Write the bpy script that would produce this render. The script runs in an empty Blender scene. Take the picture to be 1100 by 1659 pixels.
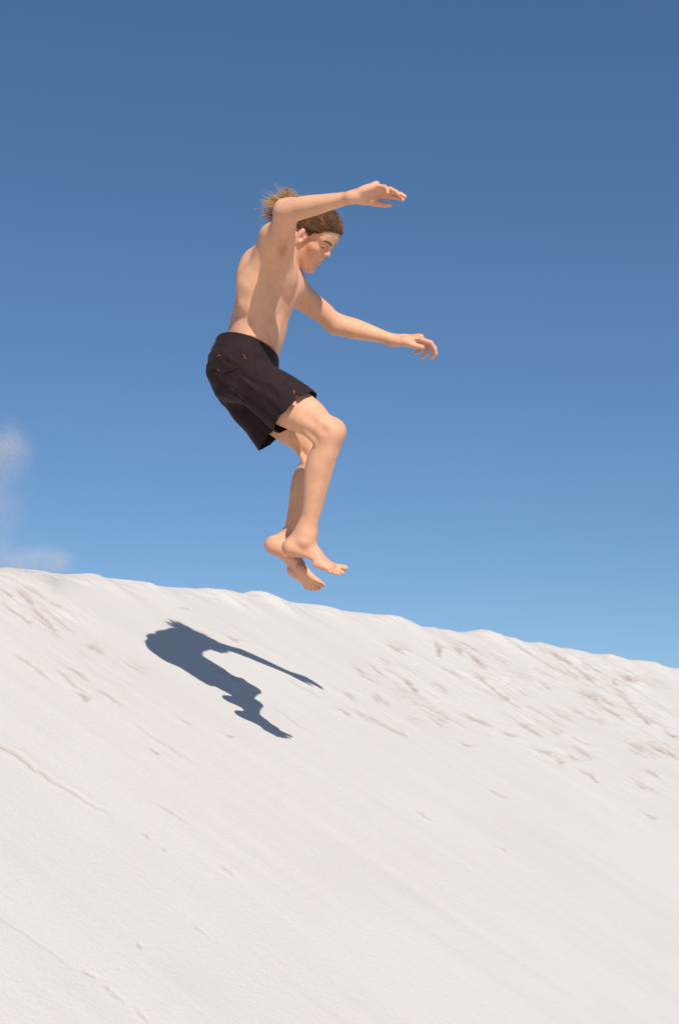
import bpy, math, random
import numpy as np
from mathutils import Vector, Matrix

random.seed(7)
RNG = np.random.RandomState(11)
scene = bpy.context.scene
COL = scene.collection

# ------------------------------------------------------------------ camera, sky, sun
FPX = 2292.0            # focal length in photo pixels (50 mm lens on a 24 mm wide frame)
DIST = 5.33             # metres to the jumper
PITCH = math.radians(7.5)
CAM = np.array([0.0, 0.0, 1.6])
cp, sp = math.cos(PITCH), math.sin(PITCH)
# view-aligned axes (x right, y away, z up) expressed in world space
ROT = np.array([[1, 0, 0], [0, cp, -sp], [0, sp, cp]], dtype=float)

def Q(u, v, d=0.0):
    s = (DIST + d) / FPX
    return np.array([(u - 550.0) * s, DIST + d, (829.5 - v) * s])

def W(p):
    return np.asarray(p) @ ROT.T + CAM

cam_data = bpy.data.cameras.new("camera")
cam_data.sensor_fit = 'HORIZONTAL'
cam_data.sensor_width = 24.0
cam_data.lens = 24.0 * FPX / 1100.0
cam_data.clip_start = 0.05
cam_data.clip_end = 5000
cam = bpy.data.objects.new("camera", cam_data)
COL.objects.link(cam)
cam.location = CAM
cam.rotation_euler = (math.radians(90) + PITCH, 0, 0)
scene.camera = cam

SUN_L = ROT @ (np.array([-0.313, 0.78, -1.0]) / np.linalg.norm([-0.313, 0.78, -1.0]))   # direction of travel
sun_elev = math.asin(-SUN_L[2])
sun_az = math.atan2(-SUN_L[0], -SUN_L[1])
sun_data = bpy.data.lights.new("sun", 'SUN')
sun_data.energy = 5.0
sun_data.angle = math.radians(0.53)
sun_data.color = (1.0, 0.975, 0.94)
sun = bpy.data.objects.new("sun", sun_data)
COL.objects.link(sun)
sun.rotation_euler = Vector(-SUN_L).to_track_quat('Z', 'Y').to_euler()
sun.location = (-2, -4, 8)

world = bpy.data.worlds.new("World")
scene.world = world
world.use_nodes = True
nt = world.node_tree
nt.nodes.clear()
wo = nt.nodes.new('ShaderNodeOutputWorld')
bg = nt.nodes.new('ShaderNodeBackground')
sky = nt.nodes.new('ShaderNodeTexSky')
sky.sky_type = 'NISHITA'
sky.sun_disc = False
sky.sun_elevation = sun_elev
sky.sun_rotation = sun_az
sky.air_density = 1.0
sky.dust_density = 0.4
sky.ozone_density = 2.5
tc = nt.nodes.new('ShaderNodeTexCoord')
mp = nt.nodes.new('ShaderNodeMapping')
mp.vector_type = 'POINT'
mp.inputs['Location'].default_value = (0, 0, 0.125)
nrm = nt.nodes.new('ShaderNodeVectorMath'); nrm.operation = 'NORMALIZE'
nt.links.new(tc.outputs['Generated'], mp.inputs['Vector'])
nt.links.new(mp.outputs[0], nrm.inputs[0])
nt.links.new(nrm.outputs[0], sky.inputs['Vector'])
hs = nt.nodes.new('ShaderNodeHueSaturation'); hs.inputs['Hue'].default_value = 0.501; hs.inputs['Saturation'].default_value = 1.17; hs.inputs['Value'].default_value = 1.0
nt.links.new(sky.outputs[0], hs.inputs['Color']); nt.links.new(hs.outputs[0], bg.inputs['Color'])
bg.inputs['Strength'].default_value = 0.108
nt.links.new(bg.outputs[0], wo.inputs['Surface'])

scene.view_settings.view_transform = 'Standard'
scene.view_settings.look = 'None'
scene.view_settings.exposure = 0.0
scene.cycles.volume_bounces = 3
scene.view_settings.gamma = 1.0
scene.view_settings.use_curve_mapping = False

# ------------------------------------------------------------------ helpers
def norm(v):
    v = np.asarray(v, float)
    return v / np.linalg.norm(v)

class VNoise:
    """smooth lattice noise, vectorised, any dimension 2 or 3; range about -1..1"""
    def __init__(self, seed):
        r = np.random.RandomState(seed)
        self.perm = r.permutation(4096).astype(np.int64)
        self.val = r.uniform(-1, 1, 4096).astype(np.float32)
    def h(self, i, j, k):
        p = self.perm
        return self.val[p[(p[(p[i & 4095] + j) & 4095] + k) & 4095]]
    def __call__(self, x, y, z=None):
        if z is None: z = np.zeros_like(x)
        xi = np.floor(x).astype(np.int64); yi = np.floor(y).astype(np.int64); zi = np.floor(z).astype(np.int64)
        fx, fy, fz = x - xi, y - yi, z - zi
        fx = fx * fx * (3 - 2 * fx); fy = fy * fy * (3 - 2 * fy); fz = fz * fz * (3 - 2 * fz)
        def L(k):
            a = self.h(xi, yi, k) * (1 - fx) + self.h(xi + 1, yi, k) * fx
            b = self.h(xi, yi + 1, k) * (1 - fx) + self.h(xi + 1, yi + 1, k) * fx
            return a * (1 - fy) + b * fy
        return L(zi) * (1 - fz) + L(zi + 1) * fz

def mesh_object(name, verts, faces, material=None, parent=None, smooth=True, tags=None):
    me = bpy.data.meshes.new(name)
    verts = np.asarray(verts, np.float32)
    if isinstance(faces, np.ndarray):
        n, c = faces.shape
        me.vertices.add(len(verts)); me.vertices.foreach_set('co', verts.ravel())
        me.loops.add(n * c); me.loops.foreach_set('vertex_index', faces.astype(np.int32).ravel())
        me.polygons.add(n)
        me.polygons.foreach_set('loop_start', (np.arange(n) * c).astype(np.int32))
        me.polygons.foreach_set('loop_total', np.full(n, c, np.int32))
        me.update(calc_edges=True); me.validate()
    else:
        me.from_pydata([tuple(v) for v in verts], [], faces)
    if smooth:
        me.polygons.foreach_set('use_smooth', np.ones(len(me.polygons), bool))
    if material: me.materials.append(material)
    ob = bpy.data.objects.new(name, me)
    COL.objects.link(ob)
    if parent: ob.parent = parent
    for k, v in (tags or {}).items(): ob[k] = v
    return ob

def attr_color(me, name, rgb):
    a = me.color_attributes.new(name, 'FLOAT_COLOR', 'POINT')
    d = np.ones((len(rgb), 4), np.float32); d[:, :3] = rgb
    a.data.foreach_set('color', d.ravel())

# ------------------------------------------------------------------ implicit modelling
def smin(a, b, k):
    if k <= 0: return np.minimum(a, b)
    h = np.clip(0.5 + 0.5 * (b - a) / k, 0, 1)
    return b * (1 - h) + a * h - k * h * (1 - h)

def smax(a, b, k): return -smin(-a, -b, k)

class Ell:
    def __init__(s, c, r, R=None):
        s.c = np.asarray(c, np.float32); s.r = np.asarray(r, np.float32)
        s.R = None if R is None else np.asarray(R, np.float32)
        m = max(r); s.lo = s.c - m; s.hi = s.c + m
    def __call__(s, P):
        p = P - s.c
        if s.R is not None: p = p @ s.R.T            # rows of R are local axes
        a = p / s.r
        k0 = np.sqrt((a * a).sum(-1)) + 1e-6
        b = a / s.r
        k1 = np.sqrt((b * b).sum(-1)) + 1e-6
        return k0 * (k0 - 1) / k1

class Cap:
    """round cone from p0 to p1"""
    def __init__(s, p0, p1, r0, r1):
        s.a = np.asarray(p0, np.float32); s.b = np.asarray(p1, np.float32); s.r0 = r0; s.r1 = r1
        m = max(r0, r1)
        s.lo = np.minimum(s.a, s.b) - m; s.hi = np.maximum(s.a, s.b) + m
    def __call__(s, P):
        ab = s.b - s.a
        t = np.clip(((P - s.a) @ ab) / (ab @ ab), 0, 1)
        d = P - s.a - t[..., None] * ab
        return np.sqrt((d * d).sum(-1)) - (s.r0 + (s.r1 - s.r0) * t)

def smooth_table(ts, vs, n=200):
    """Catmull-Rom through (t, v)"""
    ts = np.asarray(ts, float); vs = np.asarray(vs, float)
    m = np.zeros_like(vs)
    m[1:-1] = (vs[2:] - vs[:-2]) / (ts[2:] - ts[:-2])
    m[0] = (vs[1] - vs[0]) / (ts[1] - ts[0]); m[-1] = (vs[-1] - vs[-2]) / (ts[-1] - ts[-2])
    x = np.linspace(ts[0], ts[-1], n)
    i = np.clip(np.searchsorted(ts, x, 'right') - 1, 0, len(ts) - 2)
    h = ts[i + 1] - ts[i]; u = (x - ts[i]) / h
    return ((2*u**3 - 3*u**2 + 1) * vs[i] + (u**3 - 2*u**2 + u) * h * m[i]
            + (-2*u**3 + 3*u**2) * vs[i + 1] + (u**3 - u**2) * h * m[i + 1]).astype(np.float32)

class Loft:
    """limb along p0->p1; stations rows: t, front, back, right, left [, offset_front, offset_side]"""
    def __init__(s, p0, p1, front, st, cap0=None, cap1=None):
        p0 = np.asarray(p0, float); p1 = np.asarray(p1, float)
        s.p0 = p0.astype(np.float32); s.len = float(np.linalg.norm(p1 - p0))
        ax = norm(p1 - p0); f = np.asarray(front, float); f = norm(f - ax * (f @ ax)); sd = np.cross(ax, f)
        s.ax, s.f, s.sd = ax.astype(np.float32), f.astype(np.float32), sd.astype(np.float32)
        st = np.array([list(r) + [0] * (7 - len(r)) for r in st], float)
        s.t0, s.t1 = st[0, 0], st[-1, 0]
        s.tab = [smooth_table(st[:, 0], st[:, k]) for k in range(1, 7)]
        m = st[:, 1:5].max()
        s.c0 = cap0 if cap0 else 0.5 * (st[0, 1] + st[0, 2]); s.c1 = cap1 if cap1 else 0.5 * (st[-1, 1] + st[-1, 2])
        a = p0 + ax * s.len * s.t0; b = p0 + ax * s.len * s.t1
        mm = m + np.abs(st[:, 5:7]).max() + 0.01
        s.lo = np.minimum(a, b) - mm; s.hi = np.maximum(a, b) + mm
    def look(s, k, t):
        x = (t - s.t0) / (s.t1 - s.t0) * 199.0
        i = np.clip(x.astype(np.int32), 0, 198); fr = np.clip(x - i, 0, 1)
        tb = s.tab[k]; return tb[i] * (1 - fr) + tb[i + 1] * fr
    def __call__(s, P):
        p = P - s.p0
        z = p @ s.ax; t = np.clip(z / s.len, s.t0, s.t1)
        x = p @ s.f - s.look(4, t); y = p @ s.sd - s.look(5, t)
        ez = z - t * s.len
        rx = np.where(x > 0, s.look(0, t), s.look(1, t))
        ry = np.where(y > 0, s.look(2, t), s.look(3, t))
        rz = np.where(ez < 0, s.c0, s.c1)
        ax_, ay, az = x / rx, y / ry, ez / rz
        k0 = np.sqrt(ax_*ax_ + ay*ay + az*az) + 1e-6
        bx, by, bz = ax_ / rx, ay / ry, az / rz
        k1 = np.sqrt(bx*bx + by*by + bz*bz) + 1e-6
        return k0 * (k0 - 1) / k1

class Group:
    """list of (prim, k) or (prim, k, 'cut')"""
    def __init__(s, items):
        s.items = items
        s.lo = np.min([i[0].lo for i in items if len(i) < 3], 0); s.hi = np.max([i[0].hi for i in items if len(i) < 3], 0)

class Grid:
    def __init__(s, lo, hi, h):
        s.h = h; s.lo = np.asarray(lo, float)
        s.n = np.ceil((np.asarray(hi) - s.lo) / h).astype(int) + 1
        s.D = np.full(s.n, 0.2, np.float32)
        s.ax = [(s.lo[i] + np.arange(s.n[i]) * h).astype(np.float32) for i in range(3)]
    def box(s, lo, hi, pad):
        a = np.clip(np.floor((np.asarray(lo) - pad - s.lo) / s.h).astype(int), 0, s.n - 1)
        b = np.clip(np.ceil((np.asarray(hi) + pad - s.lo) / s.h).astype(int) + 1, 1, s.n)
        return tuple(slice(a[i], max(b[i], a[i] + 1)) for i in range(3))
    def pts(s, sl):
        g = np.meshgrid(s.ax[0][sl[0]], s.ax[1][sl[1]], s.ax[2][sl[2]], indexing='ij')
        return np.stack(g, -1)
    def add(s, prim, k, target=None, mode=None):
        D = s.D if target is None else target
        sl = s.box(prim.lo, prim.hi, 0.03 + k)
        d = prim(s.pts(sl))
        D[sl] = smax(D[sl], -d, k) if mode == 'cut' else smin(D[sl], d, k)
    def add_group(s, g, k):
        T = Grid.__new__(Grid)
        sl = s.box(g.lo, g.hi, 0.06)
        T.h = s.h; T.n = np.array([x.stop - x.start for x in sl]); T.ax = [s.ax[i][sl[i]] for i in range(3)]
        T.lo = np.array([T.ax[i][0] for i in range(3)], float); T.D = np.full(T.n, 0.2, np.float32)
        for it in g.items: T.add(it[0], it[1], mode=(it[2] if len(it) > 2 else None))
        s.D[sl] = smin(s.D[sl], T.D, k)
    def mesh(s, relax=1):
        D = s.D; n = s.n
        S = (D < 0).astype(np.uint8)
        c = sum(S[i:n[0]-1+i, j:n[1]-1+j, k:n[2]-1+k] for i in (0, 1) for j in (0, 1) for k in (0, 1))
        act = (c > 0) & (c < 8)
        I = np.stack(np.nonzero(act), -1)
        idx = np.full(act.shape, -1, np.int32); idx[tuple(I.T)] = np.arange(len(I))
        acc = np.zeros((len(I), 3), np.float64); cnt = np.zeros(len(I))
        corners = [(i, j, k) for i in (0, 1) for j in (0, 1) for k in (0, 1)]
        val = {q: D[I[:, 0]+q[0], I[:, 1]+q[1], I[:, 2]+q[2]].astype(np.float64) for q in corners}
        for a in corners:
            for ax in range(3):
                if a[ax]: continue
                b = list(a); b[ax] = 1; b = tuple(b)
                va, vb = val[a], val[b]
                m = (va < 0) != (vb < 0)
                t = np.where(m, va / np.where(m, va - vb, 1), 0)
                p = np.array(a, float)[None].repeat(len(I), 0); p[:, ax] += t
                acc[m] += p[m]; cnt[m] += 1
        V = (I + acc / cnt[:, None]) * s.h + s.lo
        F = []
        for ax in range(3):
            o = [x for x in range(3) if x != ax]
            sl0 = [slice(None)] * 3; sl1 = [slice(None)] * 3
            sl0[ax] = slice(0, n[ax] - 1); sl1[ax] = slice(1, n[ax])
            A, B = S[tuple(sl0)], S[tuple(sl1)]
            E = np.stack(np.nonzero(A != B), -1)
            ok = (E[:, o[0]] > 0) & (E[:, o[1]] > 0) & (E[:, o[0]] < n[o[0]] - 1) & (E[:, o[1]] < n[o[1]] - 1)
            E = E[ok]
            inside = A[tuple(E.T)] == 1
            def cell(da, db):
                e = E.copy(); e[:, o[0]] += da; e[:, o[1]] += db
                return idx[tuple(e.T)]
            q = np.stack([cell(-1, -1), cell(0, -1), cell(0, 0), cell(-1, 0)], -1)
            flip = inside if ax == 1 else ~inside
            q[flip] = q[flip][:, ::-1]
            F.append(q)
        F = np.concatenate(F)
        for _ in range(relax):
            e = np.concatenate([F[:, [0, 1]], F[:, [1, 2]], F[:, [2, 3]], F[:, [3, 0]]])
            A = np.zeros_like(V)
            cn = np.bincount(e[:, 0], minlength=len(V)).astype(float)
            for k in range(3): A[:, k] = np.bincount(e[:, 0], V[e[:, 1], k], minlength=len(V))
            V = V * 0.5 + 0.5 * A / np.maximum(cn, 1)[:, None]
        return V, F

# ------------------------------------------------------------------ materials
def new_mat(name):
    m = bpy.data.materials.new(name); m.use_nodes = True
    nt = m.node_tree
    b = nt.nodes['Principled BSDF']
    return m, nt, b

def N(nt, kind, **kw):
    n = nt.nodes.new(kind)
    for k, v in kw.items():
        if k in n.inputs: n.inputs[k].default_value = v
        else: setattr(n, k, v)
    return n

def skin_material():
    m, nt, b = new_mat('skin')
    vc = N(nt, 'ShaderNodeVertexColor'); vc.layer_name = 'tone'
    tcn = N(nt, 'ShaderNodeTexCoord')
    n1 = N(nt, 'ShaderNodeTexNoise', Scale=14.0, Detail=5.0, Roughness=0.6)
    nt.links.new(tcn.outputs['Object'], n1.inputs['Vector'])
    rp = N(nt, 'ShaderNodeMapRange'); rp.inputs['To Min'].default_value = 0.90; rp.inputs['To Max'].default_value = 1.08
    rp.inputs['From Min'].default_value = 0.3; rp.inputs['From Max'].default_value = 0.7
    nt.links.new(n1.outputs['Fac'], rp.inputs['Value'])
    mx = N(nt, 'ShaderNodeVectorMath'); mx.operation = 'SCALE'
    nt.links.new(vc.outputs['Color'], mx.inputs[0]); nt.links.new(rp.outputs[0], mx.inputs['Scale'])
    nt.links.new(mx.outputs[0], b.inputs['Base Color'])
    b.inputs['Roughness'].default_value = 0.62
    b.inputs['Specular IOR Level'].default_value = 0.28
    b.inputs['Subsurface Weight'].default_value = 0.08
    b.inputs['Subsurface Radius'].default_value = (0.012, 0.005, 0.003)
    b.inputs['Subsurface Scale'].default_value = 1.0
    n2 = N(nt, 'ShaderNodeTexNoise', Scale=420.0, Detail=3.0)
    nt.links.new(tcn.outputs['Object'], n2.inputs['Vector'])
    bp = N(nt, 'ShaderNodeBump', Strength=0.12, Distance=0.001)
    nt.links.new(n2.outputs['Fac'], bp.inputs['Height']); nt.links.new(bp.outputs[0], b.inputs['Normal'])
    return m

def cloth_material():
    m, nt, b = new_mat('dark_cloth')
    tcn = N(nt, 'ShaderNodeTexCoord')
    n1 = N(nt, 'ShaderNodeTexNoise', Scale=22.0, Detail=6.0, Roughness=0.65)
    nt.links.new(tcn.outputs['Object'], n1.inputs['Vector'])
    cr = N(nt, 'ShaderNodeValToRGB')
    cr.color_ramp.elements[0].color = (0.013, 0.0058, 0.0060, 1); cr.color_ramp.elements[0].position = 0.3
    cr.color_ramp.elements[1].color = (0.026, 0.0118, 0.0118, 1); cr.color_ramp.elements[1].position = 0.75
    nt.links.new(n1.outputs['Fac'], cr.inputs['Fac']); nt.links.new(cr.outputs[0], b.inputs['Base Color'])
    b.inputs['Roughness'].default_value = 0.85
    b.inputs['Sheen Weight'].default_value = 0.03
    b.inputs['Specular IOR Level'].default_value = 0.2
    n2 = N(nt, 'ShaderNodeTexNoise', Scale=700.0, Detail=2.0)
    nt.links.new(tcn.outputs['Object'], n2.inputs['Vector'])
    bp = N(nt, 'ShaderNodeBump', Strength=0.3, Distance=0.0008)
    nt.links.new(n2.outputs['Fac'], bp.inputs['Height']); nt.links.new(bp.outputs[0], b.inputs['Normal'])
    return m

def plain_material(name, col, rough=0.6, spec=0.4):
    m, nt, b = new_mat(name)
    tcn = N(nt, 'ShaderNodeTexCoord')
    n1 = N(nt, 'ShaderNodeTexNoise', Scale=60.0, Detail=3.0)
    nt.links.new(tcn.outputs['Object'], n1.inputs['Vector'])
    cr = N(nt, 'ShaderNodeValToRGB')
    cr.color_ramp.elements[0].color = tuple(c * 0.8 for c in col) + (1,)
    cr.color_ramp.elements[1].color = tuple(min(1, c * 1.2) for c in col) + (1,)
    nt.links.new(n1.outputs['Fac'], cr.inputs['Fac']); nt.links.new(cr.outputs[0], b.inputs['Base Color'])
    b.inputs['Roughness'].default_value = rough; b.inputs['Specular IOR Level'].default_value = spec
    return m

SKIN = skin_material()
CLOTH = cloth_material()

# ------------------------------------------------------------------ dune
NPL_C = norm([0.427, -0.120, 0.896])
NPL = ROT @ NPL_C
def _on_plane(u, v):            # depth where the view ray meets the slope (1.6 m under the lens)
    r = np.array([(u - 550) / FPX, 1.0, (829.5 - v) / FPX])
    return r * (-1.793 * 0.896) / (NPL_C @ r)
SPT = W(_on_plane(380, 1100))
def ray_plane(u, v):
    r = ROT @ np.array([(u - 550) / FPX, 1.0, (829.5 - v) / FPX])
    t = (NPL @ (SPT - CAM)) / (NPL @ r)
    return CAM + r * t

CREST_PX = [(-120, 915), (0, 930), (60, 929), (110, 936), (155, 940), (250, 954), (350, 965), (435, 970), (550, 993),
            (650, 1008), (760, 1030), (810, 1033), (900, 1052), (1000, 1068), (1100, 1085), (1250, 1108)]
CR = np.array([ray_plane(*p) for p in CREST_PX])
E1 = norm([*(CR[-1] - CR[0])[:2], 0]); E2 = np.array([E1[1], -E1[0], 0.0])    # along crest, downslope (to camera)
O0 = CR[7].copy()
def plan(p):
    q = np.asarray(p) - O0
    return q @ E1, q @ E2
ca, cb = plan(CR)
GX = -NPL[:2] @ E1[:2] / NPL[2]; GY = -NPL[:2] @ E2[:2] / NPL[2]               # plane slopes along a and b
_p, _q = ray_plane(300, 1300), ray_plane(300 + 82, 1300 + 57)
sd = np.array(plan(_q)) - np.array(plan(_p)); sd /= np.linalg.norm(sd)         # streak direction in plan
sn = np.array([-sd[1], sd[0]])
print('slope deg', math.degrees(math.acos(NPL[2])), 'crest', ca.round(2), cb.round(2), 'GX GY', GX, GY, 'streak', sd)
print('frame bottom', [tuple(np.round(plan(ray_plane(u, v)), 2)) for u, v in ((0, 1659), (1100, 1659), (0, 930), (1100, 1085))])

NA, NB, NC, ND = VNoise(1), VNoise(2), VNoise(3), VNoise(4)
def fbm(nz, x, y, o=4, g=0.5):
    s = 0; a = 1
    for i in range(o):
        s = s + a * nz(x * 2**i + 17.3 * i, y * 2**i - 9.1 * i); a *= g
    return s

def sstep(x, a, b):
    t = np.clip((x - a) / (b - a), 0, 1); return t * t * (3 - 2 * t)

def grow(lo, hi, step, far, f):
    c = list(np.arange(lo, hi + 1e-6, step))
    s = step; x = c[-1]; r = []
    while x < far: s *= f; x += s; r.append(x)
    s = step; x = c[0]; l = []
    while x > -far: s *= f; x -= s; l.append(x)
    return np.array(l[::-1] + c + r)


def to_px(P):
    q = (P - CAM) @ ROT
    y = np.where(q[..., 1] > .3, q[..., 1], np.nan)
    return 550 + FPX * q[..., 0] / y, 829.5 - FPX * q[..., 2] / y

def plan_ellipse(px, py, rx, ry):
    c = np.array(plan(ray_plane(px, py))); ex = np.array(plan(ray_plane(px + rx, py))) - c; ey = np.array(plan(ray_plane(px, py + ry))) - c
    return c, np.linalg.inv(np.stack([ex, ey], 1))

def build_dune():
    th = grow(math.radians(-16.5), math.radians(16.5), math.radians(0.045), math.pi, 1.12)
    th = th[np.abs(th) < math.pi * .98]; th = np.append(th, th[0] + 2 * math.pi)
    rr = [2.3]
    while rr[-1] < 18: rr.append(rr[-1] * 1.0025)
    while rr[-1] < 3500: rr.append(rr[-1] * 1.10)
    rr = np.array([0.01, .3, .7, 1.1, 1.5, 1.8, 2.0, 2.2] + rr)
    TH, R_ = np.meshgrid(th, rr, indexing='ij')
    X = CAM[0] + R_ * np.sin(TH); Y = CAM[1] + R_ * np.cos(TH)
    a = (X - O0[0]) * E1[0] + (Y - O0[1]) * E1[1]; b = (X - O0[0]) * E2[0] + (Y - O0[1]) * E2[1]
    near = sstep(-np.hypot(a, b), -24.0, -17.0)
    order = np.argsort(ca)
    bc = np.interp(a, ca[order], cb[order])
    s = b - bc
    neg = np.minimum(a + 7, 0)
    z = GX * (a - neg * (1 - np.exp(neg * .1)) ) + GY * b
    z = np.where(a < -7, GX * -7 + GX * 10 * (np.exp(np.maximum(a + 7, -60) / 10) - 1) + GY * b, z)
    # lip, then the far face falls away
    w = 0.05 + 0.02 * NB(a * 2.0, a * 0)
    x = np.maximum(w - s, 0)
    z = z - np.where(x < 0.35, 1.3 * x * x, 1.3 * 0.35**2 + 0.91 * (x - 0.35))
    u = a * sd[0] + b * sd[1]; v = a * sn[0] + b * sn[1]
    lip = np.exp(-((s + 0.01) / 0.16)**2)
    rel = lip * (0.009 * fbm(ND, a * 3.2, b * 3.2, 3)) + np.exp(-((s + 0.01) / 0.09)**2) * (0.0075 * fbm(NC, a * 13, b * 13, 3) + .014 * np.maximum(fbm(NA, a * 7 + 3, b * 7, 2) - .5, 0))
    for (pu, pv, h, wd) in LIPS:
        pa, pb = plan(ray_plane(pu, pv))
        rel = rel + h * np.exp(-((a - pa) / wd)**2) * np.exp(-(s / (.10 + wd))**2)
    # avalanche streaks and shallow flutes
    rel = rel + 0.0040 * fbm(NA, u * 0.5, v * 3.5, 3) + 0.0006 * fbm(NB, u * 2.0, v * 20.0, 2)
    den = np.zeros_like(a)
    for (px, py, rx, ry, am) in PATCHES:
        c, M = plan_ellipse(px, py, rx, ry)
        da, db = a - c[0], b - c[1]
        k = (np.abs(da) < 4) & (np.abs(db) < 6)
        e0 = M[0, 0] * da[k] + M[0, 1] * db[k]; e1 = M[1, 0] * da[k] + M[1, 1] * db[k]
        den[k] = np.maximum(den[k], am * np.exp(-(e0 * e0 + e1 * e1)))
    dist = np.hypot(X, Y) / 8.0
    ridge = fbm(NC, u * 7.5, v * 17.0, 5, 0.65)
    ridge2 = fbm(ND, u * 3.2 + 5, v * 7.0, 3)
    cover = sstep(ridge2 + 0.3 * ridge + 0.9 * den, 0.45, 1.2) * sstep(den, .05, .4)
    pits = np.maximum(ridge - 0.15, 0)
    rel = rel - 0.017 * np.minimum(pits, 1.0) * cover * dist + 0.010 * ridge * den * dist
    tan = np.clip(pits * .62, 0, .45) * cover + 0.07 * cover
    for (px, py, ln, wd, dp, an) in SCUFFS:
        c0 = plan(ray_plane(px, py)); c1 = plan(ray_plane(px + ln * math.cos(math.radians(an)), py + ln * math.sin(math.radians(an))))
        dx, dy = c1[0] - c0[0], c1[1] - c0[1]; L = math.hypot(dx, dy); dx /= L; dy /= L
        cw = plan(ray_plane(px - math.sin(math.radians(an)) * wd, py + math.cos(math.radians(an)) * wd))
        wm = abs(-(cw[0] - c0[0]) * dy + (cw[1] - c0[1]) * dx) + .002
        dp = dp * (np.hypot(*(ray_plane(px, py) - CAM)[:2]) / 6.0)
        k = (np.abs(a - c0[0]) < L + .3) & (np.abs(b - c0[1]) < L + .3)
        aa, bb = a[k] - c0[0], b[k] - c0[1]
        al = aa * dx + bb * dy; ac = -aa * dy + bb * dx
        ac = ac + 0.9 * wm * NA(al * 5 / (L + .1) + px, al * 0) + .5 * wm * NB(al * 14 / (L + .1) + px, al * 0)
        tl = np.clip(al / L, 0, 1)
        prof = np.exp(-(ac / (wm * (1.15 - .6 * tl)))**2) * np.exp(-(np.abs(al - L / 2) / (L * 0.52))**4)
        side = np.exp(-((np.abs(ac) - 1.9 * wm) / (1.2 * wm))**2) * np.exp(-(np.abs(al - L / 2) / (L * 0.5))**4)
        rel[k] += (-1.3 * dp * prof + 0.4 * dp * side)
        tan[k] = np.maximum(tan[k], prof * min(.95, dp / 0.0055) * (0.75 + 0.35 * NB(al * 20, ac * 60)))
    z = z + rel * near
    floor = -6.5 + 0.9 * fbm(NB, a * 0.03, b * 0.03, 3) * sstep(np.hypot(a, b), 12, 60) + 4 * np.maximum(0, fbm(NA, a * 0.004, b * 0.004, 2)) * sstep(np.hypot(a, b), 60, 400)
    z = -smin(-z, -floor, 1.0)
    P = np.stack([X, Y, O0[2] + z], -1)
    n0, n1 = a.shape
    ii = np.arange(n0 * n1).reshape(n0, n1)
    F = np.stack([ii[:-1, :-1], ii[1:, :-1], ii[1:, 1:], ii[:-1, 1:]], -1).reshape(-1, 4)
    p = P.reshape(-1, 3)
    f = F[len(F) // 2]
    if np.cross(p[f[1]] - p[f[0]], p[f[2]] - p[f[0]])[2] < 0: F = F[:, ::-1]
    ob = mesh_object('sand_dune', p, F, SAND, tags={'kind': 'structure'})
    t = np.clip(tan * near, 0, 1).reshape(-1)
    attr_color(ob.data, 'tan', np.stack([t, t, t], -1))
    ob['label'] = 'white sand dune slope falling to the lower right under a blue sky'
    return ob

# lumps on the crest: photo px, height m, half width m
LIPS = [(40, 929, .012, .10), (75, 929, .010, .10), (165, 938, .020, .07), (255, 954, .012, .10), (360, 964, .026, .05), (385, 967, .016, .08), (434, 968, .032, .06), (455, 974, .014, .08),
        (545, 992, .012, .15), (655, 1008, .020, .2), (800, 1030, .036, .15), (828, 1034, .024, .07), (900, 1052, .02, .2), (1000, 1066, .03, .22), (1060, 1077, .02, .2)]
# broken, trodden sand: photo px centre, radii px, amount
PATCHES = [(30, 975, 45, 28, .7), (95, 1000, 45, 26, .8), (190, 1090, 55, 28, .35), (110, 1070, 50, 25, .25), (745, 1050, 50, 16, .8), (850, 1058, 60, 20, .6), (930, 1085, 75, 26, 1.0), (1010, 1110, 60, 32, 1.0),
           (1060, 1160, 45, 35, .8), (820, 1110, 60, 26, .8), (770, 1092, 50, 20, .8), (1065, 1212, 40, 13, 1.0), (912, 1226, 42, 18, 1.0), (640, 1085, 60, 26, .6),
           (685, 1125, 50, 22, .8), (600, 1160, 50, 14, .5), (565, 1122, 34, 16, .5), (720, 1160, 60, 20, .5), (870, 1165, 70, 24, .7), (960, 1150, 60, 24, .8), (1040, 1270, 60, 25, .45), (815, 1187, 40, 12, .5), (640, 1045, 50, 14, .4), (370, 1030, 40, 14, .25)]
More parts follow.
